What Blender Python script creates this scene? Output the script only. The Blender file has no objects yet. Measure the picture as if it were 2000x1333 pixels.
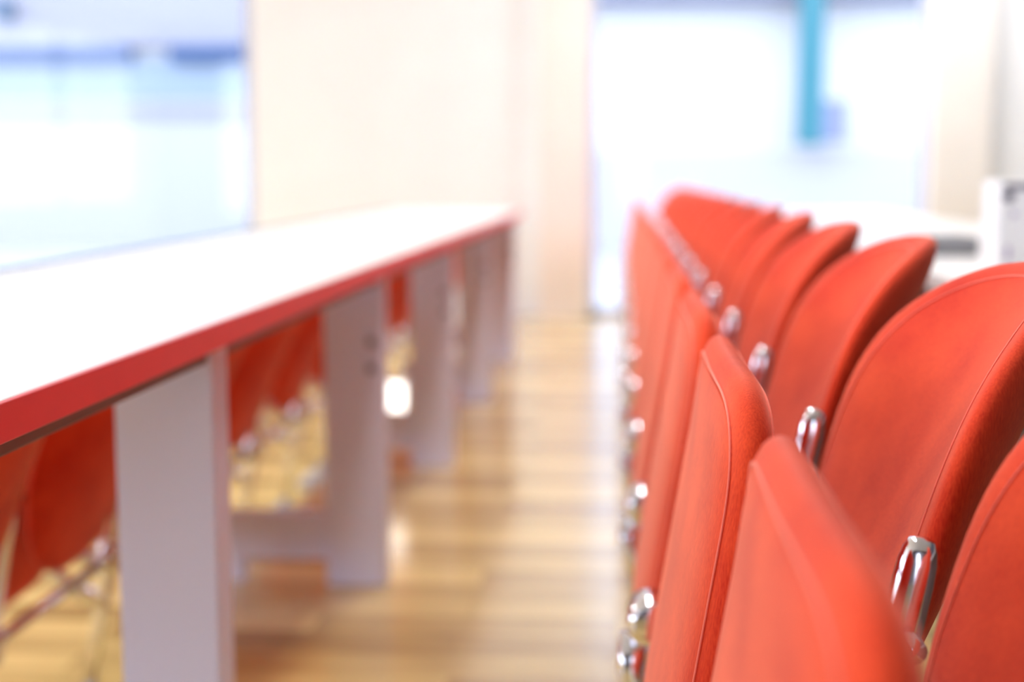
import bpy, bmesh, math, random
from mathutils import Vector, Matrix
random.seed(4)
S = bpy.context.scene
C = S.collection
R = math.radians

# ---------------------------------------------------------------- camera
cd = bpy.data.cameras.new('camera')
cam = bpy.data.objects.new('camera', cd); C.objects.link(cam)
cam.location = (0, 0, 0.925)
cam.rotation_euler = (R(90 - 6.72), 0, R(4.36))
cd.sensor_width = 36; cd.lens = 50; cd.clip_start = 0.02; cd.clip_end = 300
cd.dof.use_dof = True
cd.dof.focus_distance = 1.10
cd.dof.aperture_fstop = 2.5
S.camera = cam

# ---------------------------------------------------------------- world, exposure
S.view_settings.view_transform = 'Standard'
S.view_settings.look = 'None'
S.view_settings.gamma = 1
S.view_settings.use_curve_mapping = False
S.view_settings.exposure = 1.38
S.cycles.use_denoising = True
S.cycles.max_bounces = 10
S.cycles.diffuse_bounces = 6
S.cycles.sample_clamp_indirect = 12
w = bpy.data.worlds.new('overcast_sky'); S.world = w; w.use_nodes = True
bg = w.node_tree.nodes['Background']
bg.inputs[0].default_value = (0.86, 0.91, 1.0, 1)
bg.inputs[1].default_value = 2.6

LAMP_POWER = 34.0      # emission of the round ceiling lamps' diffusers

# ---------------------------------------------------------------- materials
def mat(name, col, rough=0.5, metal=0.0, sheen=0.0, noise=None, coat=0.0, spec=0.5):
    m = bpy.data.materials.new(name); m.use_nodes = True
    nt = m.node_tree; b = nt.nodes['Principled BSDF']
    b.inputs['Base Color'].default_value = (*col, 1)
    b.inputs['Roughness'].default_value = rough
    b.inputs['Metallic'].default_value = metal
    b.inputs['Specular IOR Level'].default_value = spec
    if sheen:
        b.inputs['Sheen Weight'].default_value = sheen
        b.inputs['Sheen Roughness'].default_value = 0.45
        b.inputs['Sheen Tint'].default_value = (1, 0.58, 0.44, 1)
    if coat: b.inputs['Coat Weight'].default_value = coat
    if noise:
        sc, amt, stretch = noise
        tc = nt.nodes.new('ShaderNodeTexCoord')
        mp = nt.nodes.new('ShaderNodeMapping'); mp.inputs['Scale'].default_value = stretch
        nz = nt.nodes.new('ShaderNodeTexNoise'); nz.inputs['Scale'].default_value = sc; nz.inputs['Detail'].default_value = 5
        cr = nt.nodes.new('ShaderNodeValToRGB')
        cr.color_ramp.elements[0].position = 0.3; cr.color_ramp.elements[1].position = 0.7
        cr.color_ramp.elements[0].color = (*[c * (1 - amt) for c in col], 1)
        cr.color_ramp.elements[1].color = (*[min(1, c * (1 + amt)) for c in col], 1)
        L = nt.links
        L.new(tc.outputs['Object'], mp.inputs[0]); L.new(mp.outputs[0], nz.inputs['Vector'])
        L.new(nz.outputs[0], cr.inputs[0]); L.new(cr.outputs[0], b.inputs['Base Color'])
    return m

def fabric():
    m = mat('red_velvet', (0.80, 0.045, 0.022), 0.85, sheen=0.4, spec=0.12)
    nt = m.node_tree; L = nt.links; b = nt.nodes['Principled BSDF']
    tc = nt.nodes.new('ShaderNodeTexCoord')
    n1 = nt.nodes.new('ShaderNodeTexNoise'); n1.inputs['Scale'].default_value = 9; n1.inputs['Detail'].default_value = 4
    mp = nt.nodes.new('ShaderNodeMapping'); mp.inputs['Scale'].default_value = (1, 1, 0.18)
    n2 = nt.nodes.new('ShaderNodeTexNoise'); n2.inputs['Scale'].default_value = 700; n2.inputs['Detail'].default_value = 2
    L.new(tc.outputs['Object'], n1.inputs['Vector'])
    L.new(tc.outputs['Object'], mp.inputs[0]); L.new(mp.outputs[0], n2.inputs['Vector'])
    mx = nt.nodes.new('ShaderNodeMix'); mx.data_type = 'FLOAT'; mx.inputs[0].default_value = 0.4
    L.new(n1.outputs[0], mx.inputs[2]); L.new(n2.outputs[0], mx.inputs[3])
    cr = nt.nodes.new('ShaderNodeValToRGB')
    cr.color_ramp.elements[0].position = 0.33; cr.color_ramp.elements[0].color = (0.55, 0.014, 0.007, 1)
    cr.color_ramp.elements[1].position = 0.68; cr.color_ramp.elements[1].color = (0.90, 0.090, 0.028, 1)
    L.new(mx.outputs[0], cr.inputs[0]); L.new(cr.outputs[0], b.inputs['Base Color'])
    bp = nt.nodes.new('ShaderNodeBump'); bp.inputs['Strength'].default_value = 0.12; bp.inputs['Distance'].default_value = 0.001
    L.new(n2.outputs[0], bp.inputs['Height']); L.new(bp.outputs[0], b.inputs['Normal'])
    return m

def oak(name='oak_strip_parquet', coat=1.0, rough=.3):
    m = bpy.data.materials.new(name); m.use_nodes = True
    nt = m.node_tree; L = nt.links; b = nt.nodes['Principled BSDF']
    tc = nt.nodes.new('ShaderNodeTexCoord')
    br = nt.nodes.new('ShaderNodeTexBrick')
    br.inputs['Scale'].default_value = 1.0; br.inputs['Brick Width'].default_value = 0.62; br.inputs['Row Height'].default_value = 0.12
    br.inputs['Mortar Size'].default_value = 0.0015; br.inputs['Mortar'].default_value = (0.30, 0.17, 0.07, 1)
    br.inputs['Color1'].default_value = (0.0, 0.0, 0.0, 1); br.inputs['Color2'].default_value = (1, 1, 1, 1)
    L.new(tc.outputs['Object'], br.inputs['Vector'])
    mp = nt.nodes.new('ShaderNodeMapping'); mp.inputs['Scale'].default_value = (1.2, 9, 1)
    nz = nt.nodes.new('ShaderNodeTexNoise'); nz.inputs['Scale'].default_value = 3; nz.inputs['Detail'].default_value = 6
    L.new(tc.outputs['Object'], mp.inputs[0]); L.new(mp.outputs[0], nz.inputs['Vector'])
    mx = nt.nodes.new('ShaderNodeMix'); mx.data_type = 'FLOAT'; mx.inputs[0].default_value = 0.45
    L.new(br.outputs['Color'], mx.inputs[2]); L.new(nz.outputs[0], mx.inputs[3])
    cr = nt.nodes.new('ShaderNodeValToRGB')
    cr.color_ramp.elements[0].position = 0.22; cr.color_ramp.elements[0].color = (0.36, 0.21, 0.05, 1)
    cr.color_ramp.elements[1].position = 0.68; cr.color_ramp.elements[1].color = (0.84, 0.64, 0.25, 1)
    L.new(mx.outputs[0], cr.inputs[0])
    L.new(cr.outputs[0], b.inputs['Base Color'])
    b.inputs['Roughness'].default_value = rough
    b.inputs['Specular IOR Level'].default_value = .5 if coat else .1
    b.inputs['Coat Weight'].default_value = coat; b.inputs['Coat Roughness'].default_value = 0.17
    return m

M = {}
M['red'] = fabric()
M['seam_and_glint'] = mat('red_seam_and_glint_thread', (0.95, 0.20, 0.14), 0.8, sheen=0.6)  # real seams on the seats, painted crease highlight on the backrests
M['chrome'] = mat('polished_chrome', (0.86, 0.86, 0.92), 0.13, 1.0)
M['white_top'] = mat('white_laminate', (0.90, 0.90, 0.91), 0.32)
M['red_edge'] = mat('red_edge_band', (0.80, 0.045, 0.055), 0.35)
M['leg'] = mat('grey_lacquered_steel', (0.70, 0.71, 0.90), 0.45)
M['wall'] = mat('warm_white_plaster', (0.84, 0.87, 0.895), 0.9, noise=(3, 0.02, (1, 1, 1)))
M['grey_wall'] = mat('lilac_grey_plaster', (0.12, 0.115, 0.14), 0.9, noise=(3, 0.03, (1, 1, 1)))
M['pilaster'] = mat('cream_plaster', (0.83, 0.805, 0.77), 0.9, noise=(3, 0.02, (1, 1, 1)))
M['ceiling'] = mat('white_ceiling_paint', (0.68, 0.68, 0.69), 0.95)
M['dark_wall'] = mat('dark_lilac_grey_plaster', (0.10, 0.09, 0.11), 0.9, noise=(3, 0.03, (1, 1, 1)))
M['oak'] = oak()
M['oak_dull'] = oak('matte_oak_parquet', 0.0, .7)  # same oak with the coat left off, so the lower floor reflects less
M['frame'] = mat('pale_window_frame', (0.50, 0.52, 0.64), 0.5)
M['dark_bolt'] = mat('dark_bolt_metal', (0.17, 0.15, 0.18), 0.5)
M['cast'] = mat('grey_cast_metal', (0.42, 0.40, 0.43), 0.5, 0.3)
M['rail'] = mat('dark_brown_rail', (0.16, 0.10, 0.10), 0.5)
M['dark_grey'] = mat('grey_plastic', (0.27, 0.27, 0.29), 0.6)
M['socket'] = mat('white_socket_plastic', (0.93, 0.92, 0.90), 0.4)
M['card'] = mat('white_card', (0.88, 0.88, 0.90), 0.7)
M['ink_purple'] = mat('purple_ink', (0.42, 0.33, 0.52), 0.7)
M['ink_dark'] = mat('dark_ink', (0.11, 0.10, 0.16), 0.7)
M['facade'] = mat('white_render_facade', (0.40, 0.415, 0.45), 0.9)
M['plinth'] = mat('pale_lavender_plinth', (0.31, 0.313, 0.34), 0.9)
M['sign'] = mat('lavender_sign', (0.13, 0.15, 0.25), 0.8)
M['band_blue'] = mat('dark_blue_lintel', (0.012, 0.045, 0.14), 0.7)
M['base_panel'] = mat('pale_blue_white_panel', (0.275, 0.285, 0.31), 0.8)
M['band_sky'] = mat('light_blue_panel', (0.16, 0.21, 0.28), 0.6)
M['band_lilac'] = mat('lilac_panel', (0.19, 0.195, 0.24), 0.8)
M['eave'] = mat('lilac_grey_eave', (0.13, 0.135, 0.21), 0.9)
M['paving'] = mat('pale_paving', (0.24, 0.25, 0.29), 0.9)
M['teal'] = mat('teal_paint', (0.010, 0.115, 0.155), 0.6)
M['navy'] = mat('navy_paint', (0.02, 0.06, 0.12), 0.6)

def glass():
    m = bpy.data.materials.new('window_glass'); m.use_nodes = True
    nt = m.node_tree; nt.nodes.clear()
    o = nt.nodes.new('ShaderNodeOutputMaterial'); mx = nt.nodes.new('ShaderNodeMixShader')
    t = nt.nodes.new('ShaderNodeBsdfTransparent'); g = nt.nodes.new('ShaderNodeBsdfGlossy'); g.inputs['Roughness'].default_value = 0.02
    t.inputs[0].default_value = (0.95, 0.97, 1, 1)
    mx.inputs[0].default_value = 0.03
    nt.links.new(t.outputs[0], mx.inputs[1]); nt.links.new(g.outputs[0], mx.inputs[2]); nt.links.new(mx.outputs[0], o.inputs[0])
    return m
M['glass'] = glass()

def emit(name, col, st):
    m = bpy.data.materials.new(name); m.use_nodes = True
    b = m.node_tree.nodes['Principled BSDF']
    b.inputs['Emission Color'].default_value = (*col, 1); b.inputs['Emission Strength'].default_value = st
    return m
M['lamp'] = emit('lamp_diffuser', (1.0, 0.98, 0.965), LAMP_POWER)

# ---------------------------------------------------------------- helpers
def obj(name, bm, m, parent=None, smooth=False, loc=None):
    bmesh.ops.recalc_face_normals(bm, faces=bm.faces[:])
    me = bpy.data.meshes.new(name); bm.to_mesh(me); bm.free()
    me.materials.append(m)
    if smooth:
        for p in me.polygons: p.use_smooth = True
    o = bpy.data.objects.new(name, me); C.objects.link(o)
    if parent is not None: o.parent = parent
    if loc is not None: o.location = loc
    return o

def thing(name, label, cat, loc=(0, 0, 0), group=None, kind=None):
    o = bpy.data.objects.new(name, None); C.objects.link(o)
    o.empty_display_size = 0.05
    o.location = loc
    return tag(o, label, cat, group, kind)

def tag(o, label=None, cat=None, group=None, kind=None):
    if label: o['label'] = label
    if cat: o['category'] = cat
    if group: o['group'] = group
    if kind: o['kind'] = kind
    return o

def box(bm, x0, x1, y0, y1, z0, z1, bevel=0.0, seg=2):
    vs = [bm.verts.new((x, y, z)) for x in (x0, x1) for y in (y0, y1) for z in (z0, z1)]
    f = [(0, 1, 3, 2), (4, 6, 7, 5), (0, 4, 5, 1), (2, 3, 7, 6), (0, 2, 6, 4), (1, 5, 7, 3)]
    fs = [bm.faces.new([vs[i] for i in q]) for q in f]
    if bevel:
        es = list({e for q in fs for e in q.edges})
        bmesh.ops.bevel(bm, geom=es, offset=bevel, segments=seg, profile=0.5, affect='EDGES')
    return bm

def boxm(*a, **k):
    return box(bmesh.new(), *a, **k)

def sweep(bm, path, ring, closed_path=False, up=Vector((0, 1, 0))):
    """ring: list of (a, b) or callable(i) -> list, swept along path points"""
    rings = []
    n = len(path)
    for i, p in enumerate(path):
        a = path[(i - 1) % n] if (i > 0 or closed_path) else path[i]
        b = path[(i + 1) % n] if (i < n - 1 or closed_path) else path[i]
        t = (Vector(b) - Vector(a)).normalized()
        u = up.cross(t)
        if u.length < 1e-4: u = Vector((1, 0, 0)).cross(t)
        u.normalize(); v = t.cross(u)
        rg = ring(i) if callable(ring) else ring
        rings.append([bm.verts.new(Vector(p) + u * q[0] + v * q[1]) for q in rg])
    m = len(rings[0])
    last = n if closed_path else n - 1
    for i in range(last):
        r0, r1 = rings[i], rings[(i + 1) % n]
        for j in range(m):
            bm.faces.new((r0[j], r0[(j + 1) % m], r1[(j + 1) % m], r1[j]))
    if not closed_path:
        bm.faces.new(rings[0][::-1]); bm.faces.new(rings[-1])
    return bm

def circ(r, n=16):
    return [(r * math.cos(2 * math.pi * k / n), r * math.sin(2 * math.pi * k / n)) for k in range(n)]

POST_TURN = R(-7)
def rot(r, a):
    return [(q[0] * math.cos(a) - q[1] * math.sin(a), q[0] * math.sin(a) + q[1] * math.cos(a)) for q in r]

def sup(a, b, p, n=28):
    out = []
    for k in range(n):
        t = 2 * math.pi * k / n; c, s = math.cos(t), math.sin(t)
        out.append((a * math.copysign(abs(c) ** (2 / p), c), b * math.copysign(abs(s) ** (2 / p), s)))
    return out

# ---------------------------------------------------------------- room shell
YB, YF = -3.2, 9.25          # back and far wall
XL, XR = -7.2, 2.95
ZC = 3.2
STEP = -0.90; DROP = -0.185

def struct(name, bm, m, smooth=False):
    o = obj(name, bm, m, None, smooth); o['kind'] = 'structure'; return o

struct('floor_upper', boxm(STEP, XR, YB, YF, -0.6, 0.0), M['oak'])
struct('floor_lower', boxm(XL, STEP, YB, YF, -0.6, DROP), M['oak_dull'])
struct('ceiling', boxm(XL, XR, YB, YF + .2, ZC, ZC + .15), M['ceiling'])
wb = boxm(XL, -6.2, YB - .15, YB, -0.6, ZC)
box(wb, -2.6, -.05, YB - .15, YB, -0.6, ZC); box(wb, .40, XR, YB - .15, YB, -0.6, ZC); box(wb, -.05, .40, YB - .15, YB, -0.6, 0); box(wb, -.05, .40, YB - .15, YB, 2.4, ZC); box(wb, -6.2, -2.6, YB - .15, YB, -0.6, .3); box(wb, -6.2, -2.6, YB - .15, YB, 2.7, ZC)
struct('wall_back', wb, M['grey_wall'])
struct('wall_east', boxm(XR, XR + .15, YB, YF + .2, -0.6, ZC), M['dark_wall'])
ww = boxm(XL - .15, XL, YB, -2.4, -0.6, ZC)
box(ww, XL - .15, XL, 6.0, YF + .2, -0.6, ZC); box(ww, XL - .15, XL, -2.4, 6.0, -0.6, .5); box(ww, XL - .15, XL, -2.4, 6.0, 2.8, ZC)
struct('wall_west', ww, M['wall'])
# far wall: solid piers between two glazed openings and a lintel above
WX0, WX1 = -2.40, -0.21      # middle pier
VX1 = 1.93                   # window 2 right edge
fw = boxm(WX0, WX1, YF, YF + .2, -0.6, ZC)
box(fw, VX1, XR, YF, YF + .2, -0.6, ZC)
box(fw, XL, WX0, YF, YF + .2, 2.75, ZC); box(fw, WX1, VX1, YF, YF + .2, 2.75, ZC)
struct('wall_north', fw, M['wall'])
struct('column_1', boxm(-.52, WX1 + .0, YF - .14, YF - .001, 0, ZC), M['pilaster'])
struct('column_2', boxm(VX1, VX1 + .36, YF - .10, YF - .001, 0, ZC), M['pilaster'])

def window(n, x0, x1, z0, z1, mull, yw=YF + .045):
    t = bpy.data.objects.new('window_%d' % n, None); C.objects.link(t); t['kind'] = 'structure'
    t.location = ((x0 + x1) / 2, yw, z0)
    ox, oz = (x0 + x1) / 2, z0
    f = bmesh.new()
    wd = x1 - x0; h = z1 - z0; q = .05
    for a in ((-wd / 2, -wd / 2 + q, 0, h), (wd / 2 - q, wd / 2, 0, h), (-wd / 2, wd / 2, 0, q), (-wd / 2, wd / 2, h - q, h)):
        box(f, a[0], a[1], -.04, .04, a[2], a[3])
    for xm in mull: box(f, xm - ox - .025, xm - ox + .025, -.04, .04, 0, h)
    fo = obj('window_frame', f, M['frame'], t)
    g = boxm(-wd / 2 + q, wd / 2 - q, -.004, .004, q, h - q)
    obj('window_glass', g, M['glass'], t)
def window_west(n, y0, y1, z0, z1):
    t = bpy.data.objects.new('window_%d' % n, None); C.objects.link(t); t['kind'] = 'structure'
    t.location = (XL - .07, (y0 + y1) / 2, z0)
    h = z1 - z0; wd = y1 - y0; f = bmesh.new()
    for q in (-wd / 2, -wd / 6, wd / 6 - .05, wd / 2 - .05): box(f, -.04, .04, q, q + .05, 0, h)
    box(f, -.04, .04, -wd / 2, wd / 2, 0, .05); box(f, -.04, .04, -wd / 2, wd / 2, h - .05, h)
    obj('window_frame', f, M['frame'], t)
    obj('window_glass', boxm(-.004, .004, -wd / 2 + .05, wd / 2 - .05, .05, h - .05), M['glass'], t)
window_west(3, -2.4, 6.0, .5, 2.8)
window(1, XL, WX0, DROP, 2.75, (-5.2,))
window(5, -.05, .40, 0, 2.4, (), YB - .08)  # narrow unseen slot, added to brighten the reflection in the chrome uprights
window(4, -6.2, -2.6, .3, 2.7, (-4.4,), YB - .08)
window(2, WX1, VX1, 0.0, 2.75, ())

# ---------------------------------------------------------------- ceiling lamps (round, flush)
def ceiling_light(x, y, first=[None]):
    if first[0] is None:
        t = thing('ceiling_light', 'round flush white ceiling lamp, out of view above the seating rows', 'ceiling light', (x, y, ZC), 'round ceiling lamps')
        b = bmesh.new()
        bmesh.ops.create_cone(b, cap_ends=True, segments=40, radius1=.21, radius2=.21, depth=.05, matrix=Matrix.Translation((0, 0, -.025)))
        obj('lamp_housing', b, M['frame'], t)
        b = bmesh.new()
        bmesh.ops.create_cone(b, cap_ends=True, segments=40, radius1=.19, radius2=.19, depth=.02, matrix=Matrix.Translation((0, 0, -.06)))
        obj('diffuser', b, M['lamp'], t)
        first[0] = t; return t
    o = first[0].copy(); C.objects.link(o); o.location = (x, y, ZC)
    for c in first[0].children:
        d = c.copy(); C.objects.link(d); d.parent = o
    return o
for x in (-4.6, -0.1):
    for y in (1.9, 4.1, 6.3):
        if not (x < -4 and y < 2): ceiling_light(x, y)
ceiling_light(0.9, 8.2)  # out of view, added to brighten the right part of the far wall
ceiling_light(2.4, 8.0)  # second added lamp for the same stretch of wall

# ---------------------------------------------------------------- tip-up chair
def shell(cen, zc, a, b, p, th, m_pow, tap=lambda z: 1, nr=(0, .2, .4, .58, .72, .83, .9, .95, .98, .995, 1.0), na=96):
    """padded curved shell: superellipse outline (half width a, half height b) on the surface X = cen(s, z)"""
    bm = bmesh.new()
    def P(s, z): return Vector((cen(s, z), s * tap(z), z))
    def N(s, z):
        e = 1e-3
        n = (P(s + e, z) - P(s - e, z)).cross(P(s, z + e) - P(s, z - e)); n.normalize()
        return n if n.x > 0 else -n
    sheets = {}
    for side in (-1, 1):
        rings = []
        for r in nr:
            if r == 1.0 and side == 1: rings.append(sheets[-1][-1]); continue
            h = th / 2 * (1 - r ** m_pow) ** (1 / 2.2) if r < 1 else 0
            if r == 0:
                rings.append([bm.verts.new(P(0, zc) + N(0, zc) * h * side)]); continue
            rg = []
            for k in range(na):
                t = 2 * math.pi * k / na; c, s_ = math.cos(t), math.sin(t)
                s = r * a * math.copysign(abs(c) ** (2 / p), c); z = zc + r * b * math.copysign(abs(s_) ** (2 / p), s_)
                rg.append(bm.verts.new(P(s, z) + N(s, z) * h * side))
            rings.append(rg)
        sheets[side] = rings
        for i in range(1, len(rings)):
            r0, r1 = rings[i - 1], rings[i]
            for k in range(na):
                k2 = (k + 1) % na
                if len(r0) == 1: bm.faces.new((r0[0], r1[k], r1[k2]))
                else: bm.faces.new((r0[k], r1[k], r1[k2], r0[k2]))
    return bm, P, N

def rim_ring(P, N, zc, a, b, p, th, m_pow, r, side, rad, na=96):
    h = th / 2 * (1 - r ** m_pow) ** (1 / 2.2)
    pts = []
    for k in range(na):
        t = 2 * math.pi * k / na; c, s_ = math.cos(t), math.sin(t)
        s = r * a * math.copysign(abs(c) ** (2 / p), c); z = zc + r * b * math.copysign(abs(s_) ** (2 / p), s_)
        pts.append(P(s, z) + N(s, z) * (h + .0006) * side)
    return sweep(bmesh.new(), pts, circ(rad, 6), closed_path=True, up=Vector((1, 0, 0)))

PITCH = 0.55
BACK = dict(zc=.638, a=.240, b=.210, p=2.7, th=.046, m_pow=5)
SEAT = dict(zc=.550, a=.228, b=.219, p=6.0, th=.048, m_pow=7)
def back_cen(s, z):
    u = s / .238
    wrap = .012 + .093 * max(0.0, min(1.0, (z - .48) / .36)) ** 1.3
    return .230 + .25 * (z - .66) + wrap * (1 - u * u)
def seat_cen(s, z):
    u = s / .228
    return .096 + (z - .70) * .165 + .006 * u * u - .25 * max(0, z - .66) ** 2 * 4

def post_x(z): return .212 + (z - .67) * .187

def make_chair():
    t = thing('tip_up_chair', 'x', 'chair')
    bm, P, N = shell(back_cen, tap=lambda z: 1 - .22 * max(0, (.62 - z) / .2), **BACK)
    o = obj('backrest', bm, M['red'], t, True)
    obj('seam_and_glint', rim_ring(P, N, BACK['zc'], BACK['a'], BACK['b'], BACK['p'], BACK['th'], BACK['m_pow'], .90, -1, .0007), M['seam_and_glint'], o, True)  # no seam here: pale ring painting the soft crease highlight of the rim
    bm, P, N = shell(seat_cen, **SEAT)
    o = obj('seat', bm, M['red'], t, True)
    for r_, sd in ((.93, -1), (.93, 1)):
        obj('seam_and_glint', rim_ring(P, N, SEAT['zc'], SEAT['a'], SEAT['b'], SEAT['p'], SEAT['th'], SEAT['m_pow'], r_, sd, .0011), M['seam_and_glint'], o, True)
    # chrome upright at the near side gap
    y0 = -PITCH / 2
    zs = [.04, .2, .4, .55, .640, .655, .664, .670, .672]
    sc = [1, 1, 1, 1, 1, .95, .82, .62, .35]
    path = [(post_x(z), y0, z) for z in zs]
    post = obj('upright', sweep(bmesh.new(), path, lambda i: rot(sup(.0142 * sc[i], .0142 * sc[i], 3.0, 40), POST_TURN)), M['chrome'], t, True)
    # little chrome arms from the upright to both backrests
    b = bmesh.new()
    sweep(b, [(post_x(.60) + .004, y0 - .032, .60), (post_x(.60) + .004, y0 + .042, .60)], circ(.009, 14), up=Vector((0, 0, 1)))
    obj('back_bracket', b, M['chrome'], t, True)
    # hinge: fat chrome barrel and its curved arm
    b = bmesh.new()
    prof = [(-.033, .016), (-.031, .022), (-.026, .026), (.026, .026), (.031, .022), (.033, .016)]
    sweep(b, [(.036, y0 + q[0], .435) for q in prof], lambda i: circ(prof[i][1], 24), up=Vector((0, 0, 1)))
    hg = obj('hinge', b, M['chrome'], t, True)
    b = bmesh.new()
    sweep(b, [(.036, y0, .430), (.050, y0, .400), (.080, y0, .372), (post_x(.35), y0, .345)], sup(.016, .018, 3.5, 20))
    obj('hinge_arm', b, M['chrome'], hg, True)
    b = bmesh.new()
    sweep(b, [(.020, y0, .415), (.016, y0, .375), (.030, y0, .335), (.070, y0, .300), (post_x(.28), y0, .27)], sup(.017, .015, 3.5, 20))
    obj('hinge_stay', b, M['chrome'], hg, True)
    # chrome rail under the backrest, with a fat collar on the upright
    b = bmesh.new()
    sweep(b, [(post_x(.365), y0 - .03, .365), (post_x(.365), y0 + .50, .365)], circ(.011, 16), up=Vector((0, 0, 1)))
    rl = obj('rail', b, M['chrome'], t, True)
    b = bmesh.new()
    sweep(b, [(post_x(z), y0, z) for z in (.335, .342, .350, .385, .393, .400)], lambda i: circ((.018, .024, .027, .027, .024, .018)[i], 24))
    obj('collar', b, M['chrome'], rl, True)
    # cast foot
    b = bmesh.new()
    sweep(b, [(.03, y0, .016), (.06, y0, .030), (.10, y0, .045), (.16, y0, .030), (.235, y0, .014)],
          lambda i: sup((.014, .028, .042, .028, .012)[i], (.032, .032, .032, .032, .03)[i], 4, 20))
    obj('foot', b, M['cast'], t, True)
    return t

proto = make_chair()
used = [False]
def copy_tree(o, parent=None):
    c = o.copy(); C.objects.link(c)
    if parent is not None: c.parent = parent
    for ch in list(o.children): copy_tree(ch, c)
    return c
def place_chair(x, y, z, label, group):
    if used[0]: o = copy_tree(proto)
    else: o = proto; used[0] = True
    o.location = (x, y, z)
    o['label'] = label; o['group'] = group
    return o

ORD = ['first', 'second', 'third', 'fourth', 'fifth', 'sixth', 'seventh', 'eighth', 'ninth', 'tenth', 'eleventh', 'twelfth', 'thirteenth', 'fourteenth', 'fifteenth', 'sixteenth']
Y0 = 1.8 * PITCH
for k in range(-1, 15):
    i = k + 1
    if i == 0: lab = 'red velvet tip-up chair at the near end of the aisle row, its seat strongly blurred'
    elif i == 1: lab = 'red velvet tip-up chair with sharp seams, second along the aisle row'
    elif i == 15: lab = 'red velvet tip-up chair closing the far end of the aisle row by the window'
    else: lab = 'red velvet tip-up chair on the upper floor, %s along the aisle row' % ORD[i]
    place_chair(0, Y0 + (k + .5) * PITCH, 0, lab, 'red tip-up chairs along the aisle')
LX = -1.146
Y1 = 2.10
for i, k in enumerate(range(-1, 12)):
    lab = ('red tip-up chair on the lower floor behind the white desk, at its near end' if i == 0 else
           'red tip-up chair on the lower floor behind the white desk, %s along its row' % ORD[i])
    place_chair(LX, Y1 + (k + .5) * PITCH, DROP, lab, 'red tip-up chairs on the lower floor')

# ---------------------------------------------------------------- long white desk beside the aisle
DX0, DX1, DY0, DY1, DZ = -1.18, -.50, .25, 7.25, .74
dk = thing('long_desk', 'long white desk with a red front edge and grey legs beside the aisle', 'desk', (-.84, 3.7, 0))
def dpart(name, bm, m, parent=dk, smooth=False):
    o = obj(name, bm, m, parent, smooth)
    o.matrix_parent_inverse = Matrix.Translation((.84, -3.7, 0))
    return o
dpart('tabletop', boxm(DX0, DX1 - .006, DY0, DY1, DZ - .034, DZ, bevel=.002), M['white_top'])
dpart('edge_band', boxm(DX1 - .006, DX1, DY0, DY1, DZ - .034, DZ - .0005, bevel=.0008), M['red_edge'])
dpart('apron_rail', boxm(-.60, -.530, DY0 + .05, DY1 - .05, DZ - .058, DZ - .034, bevel=.002), M['rail'])
dpart('cable_strip', boxm(DX0, DX0 + .012, DY0, DY1, DZ - .0005, DZ + .005, bevel=.001), M['navy'])
LEGY = [.47, 1.78, 3.09, 4.40, 5.71, 7.02]
for i, y in enumerate(LEGY):
    lg = dpart('leg', boxm(-.655, -.522, y, y + .07, 0, DZ - .034, bevel=.004), M['leg'])
    st = boxm(-.89, -.655, y + .012, y + .055, .055, .16, bevel=.004)
    box(st, -.89, -.85, y + .012, y + .055, .0, .055, bevel=.002)
    o = obj('stretcher', st, M['leg'], dk); o.matrix_parent_inverse = Matrix.Translation((.84, -3.7, 0))
    for zb in (.555, .495) if i != 1 else ():
        b = bmesh.new()
        bmesh.ops.create_cone(b, cap_ends=True, segments=20, radius1=.011, radius2=.008, depth=.010,
                              matrix=Matrix.Translation((-.548, y - .004, zb)) @ Matrix.Rotation(R(90), 4, 'X'))
        o = obj('bolt_cap', b, M['dark_bolt'], lg)
M['step_lamp'] = emit('step_lamp_diffuser', (1.0, 0.97, 0.92), 1.2)
o = thing('step_light', 'small square lit white step light fixed beside the third visible grey desk leg', 'lamp', (-.70, 4.37, .235))
obj('housing', boxm(-.042, .042, -.024, .03, -.052, .052, bevel=.006), M['socket'], o)
obj('diffuser', boxm(-.034, .034, -.030, -.024, -.044, .044, bevel=.002), M['step_lamp'], o)

# ---------------------------------------------------------------- white desk behind the chair backs, and what stands on it
rd = thing('rear_desk', 'white desk behind the red chair backs carrying a grey box and a printed carton', 'desk', (1.0, 4.6, 0))
def rpart(name, bm, m):
    o = obj(name, bm, m, rd); o.matrix_parent_inverse = Matrix.Translation((-1.0, -4.6, 0)); return o
rpart('tabletop', boxm(.587, 1.32, .4, 7.4, .706, .74, bevel=.002), M['white_top'])
for y in (.8, 2.2, 3.6, 5.0, 6.4):
    rpart('leg', boxm(.66, .78, y, y + .07, 0, .706, bevel=.004), M['leg'])
rpart('shade_panel', boxm(.62, .64, .5, 7.3, .18, .706, bevel=.002), M['rail'])  # dark sheet added to stand for the shade under the desk
g = thing('equipment_box', 'flat dark grey box lying on the white desk behind the chairs', 'box', (.755, 3.36, .74))
obj('housing', boxm(-.085, .05, -.09, .09, 0, .043, bevel=.004), M['dark_grey'], g)
ct = thing('printed_carton', 'white carton with purple printed lines standing on the white desk', 'carton', (.785, 2.78, .74))
obj('carton_body', boxm(-.085, .10, -.06, .06, 0, .172, bevel=.005), M['card'], ct)
b = boxm(-.075, .075, -.0612, -.058, .156, .1665); obj('printed_stripe', b, M['ink_dark'], ct)
b = bmesh.new()
for k in range(9): box(b, -.03 + .004 * (k % 3), .095, -.0610, -.058, .100 + k * .006, .1028 + k * .006)
obj('printed_lines', b, M['ink_purple'], ct)
b = bmesh.new()
bmesh.ops.create_cone(b, cap_ends=True, segments=20, radius1=.010, radius2=.010, depth=.004, matrix=Matrix.Translation((-.066, -.060, .142)) @ Matrix.Rotation(R(90), 4, 'X'))
obj('printed_dot', b, M['ink_dark'], ct)
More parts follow.
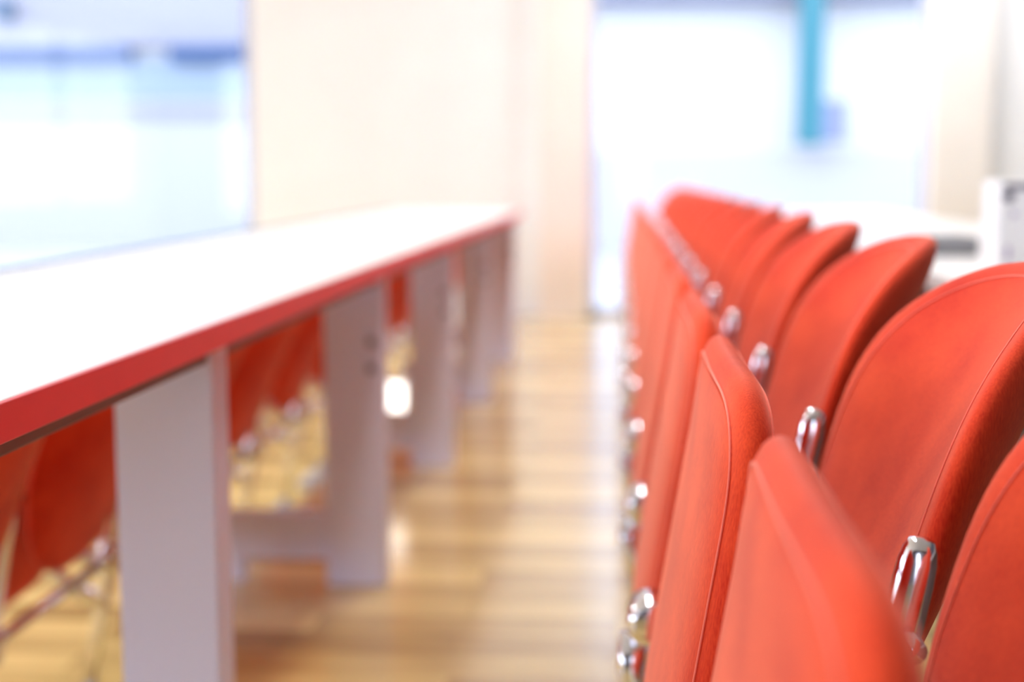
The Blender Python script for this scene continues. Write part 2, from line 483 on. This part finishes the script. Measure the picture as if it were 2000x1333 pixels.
for q in ((.02, .09, .085, .094), (-.068, -.060, .025, .05), (-.06, -.05, .105, .114)):
    obj('printed_mark', boxm(q[0], q[1], -.0611, -.058, q[2], q[3]), M['ink_purple'], ct)

# ---------------------------------------------------------------- outside
struct('pavement', boxm(-60, 60, YF + .21, 90, -.7, -.35), M['paving'])
FY = 25.0
bd = thing('office_building', 'white rendered building with blue strip windows across the street', 'building', (0, FY, -.35))
def bpart(name, bm, m):
    o = obj(name, bm, m, bd); o.matrix_parent_inverse = Matrix.Translation((0, -FY, .35)); return o
bpart('facade', boxm(-26, 16, FY, FY + 6, -.35, 9), M['facade'])
bpart('plinth', boxm(-3.5, 16, FY - .3, FY, -.35, 1.30), M['plinth'])
bpart('eave', boxm(-3.5, 16, FY - .5, FY, 3.85, 4.2), M['eave'])
bpart('parapet', boxm(-26, -4.0, FY - .25, FY, 3.15, 4.6), M['band_lilac'])
bpart('window_strip', boxm(-26, -4.0, FY - .08, FY, 2.24, 2.92), M['band_sky'])
bpart('lintel', boxm(-26, -8.6, FY - .30, FY, 2.90, 3.14), M['band_blue'])
bpart('lintel', boxm(-7.9, -4.0, FY - .30, FY, 2.90, 3.14), M['band_blue'])
bpart('base_panel', boxm(-26, -4.0, FY - .12, FY, -.35, 1.86), M['base_panel'])
bpart('sill_band', boxm(-26, -4.0, FY - .15, FY, 1.86, 2.12), M['band_lilac'])
p = thing('street_banner', 'teal hanging banner with a small lavender sign box outside the window', 'banner', (3.12, FY - .72, -.35))
obj('pillar', boxm(-.21, .21, -.1, .1, 1.75, 5.0, bevel=.03), M['teal'], p)
obj('bracket', boxm(-.03, .03, .10, .22, 4.3, 4.36), M['frame'], p)
obj('sign_box', boxm(.20, .60, -.1, .1, 1.80, 2.48, bevel=.02), M['sign'], p)
wl = thing('wall_lantern', 'small dark teal lantern fixed high on the building across the street', 'lantern', (-10.75, FY - .45, 3.75))
obj('lantern_body', boxm(-.12, .12, -.12, .12, -.20, .20, bevel=.03), M['navy'], wl)
obj('bracket', boxm(-.03, .03, .12, .20, -.03, .03), M['navy'], wl)
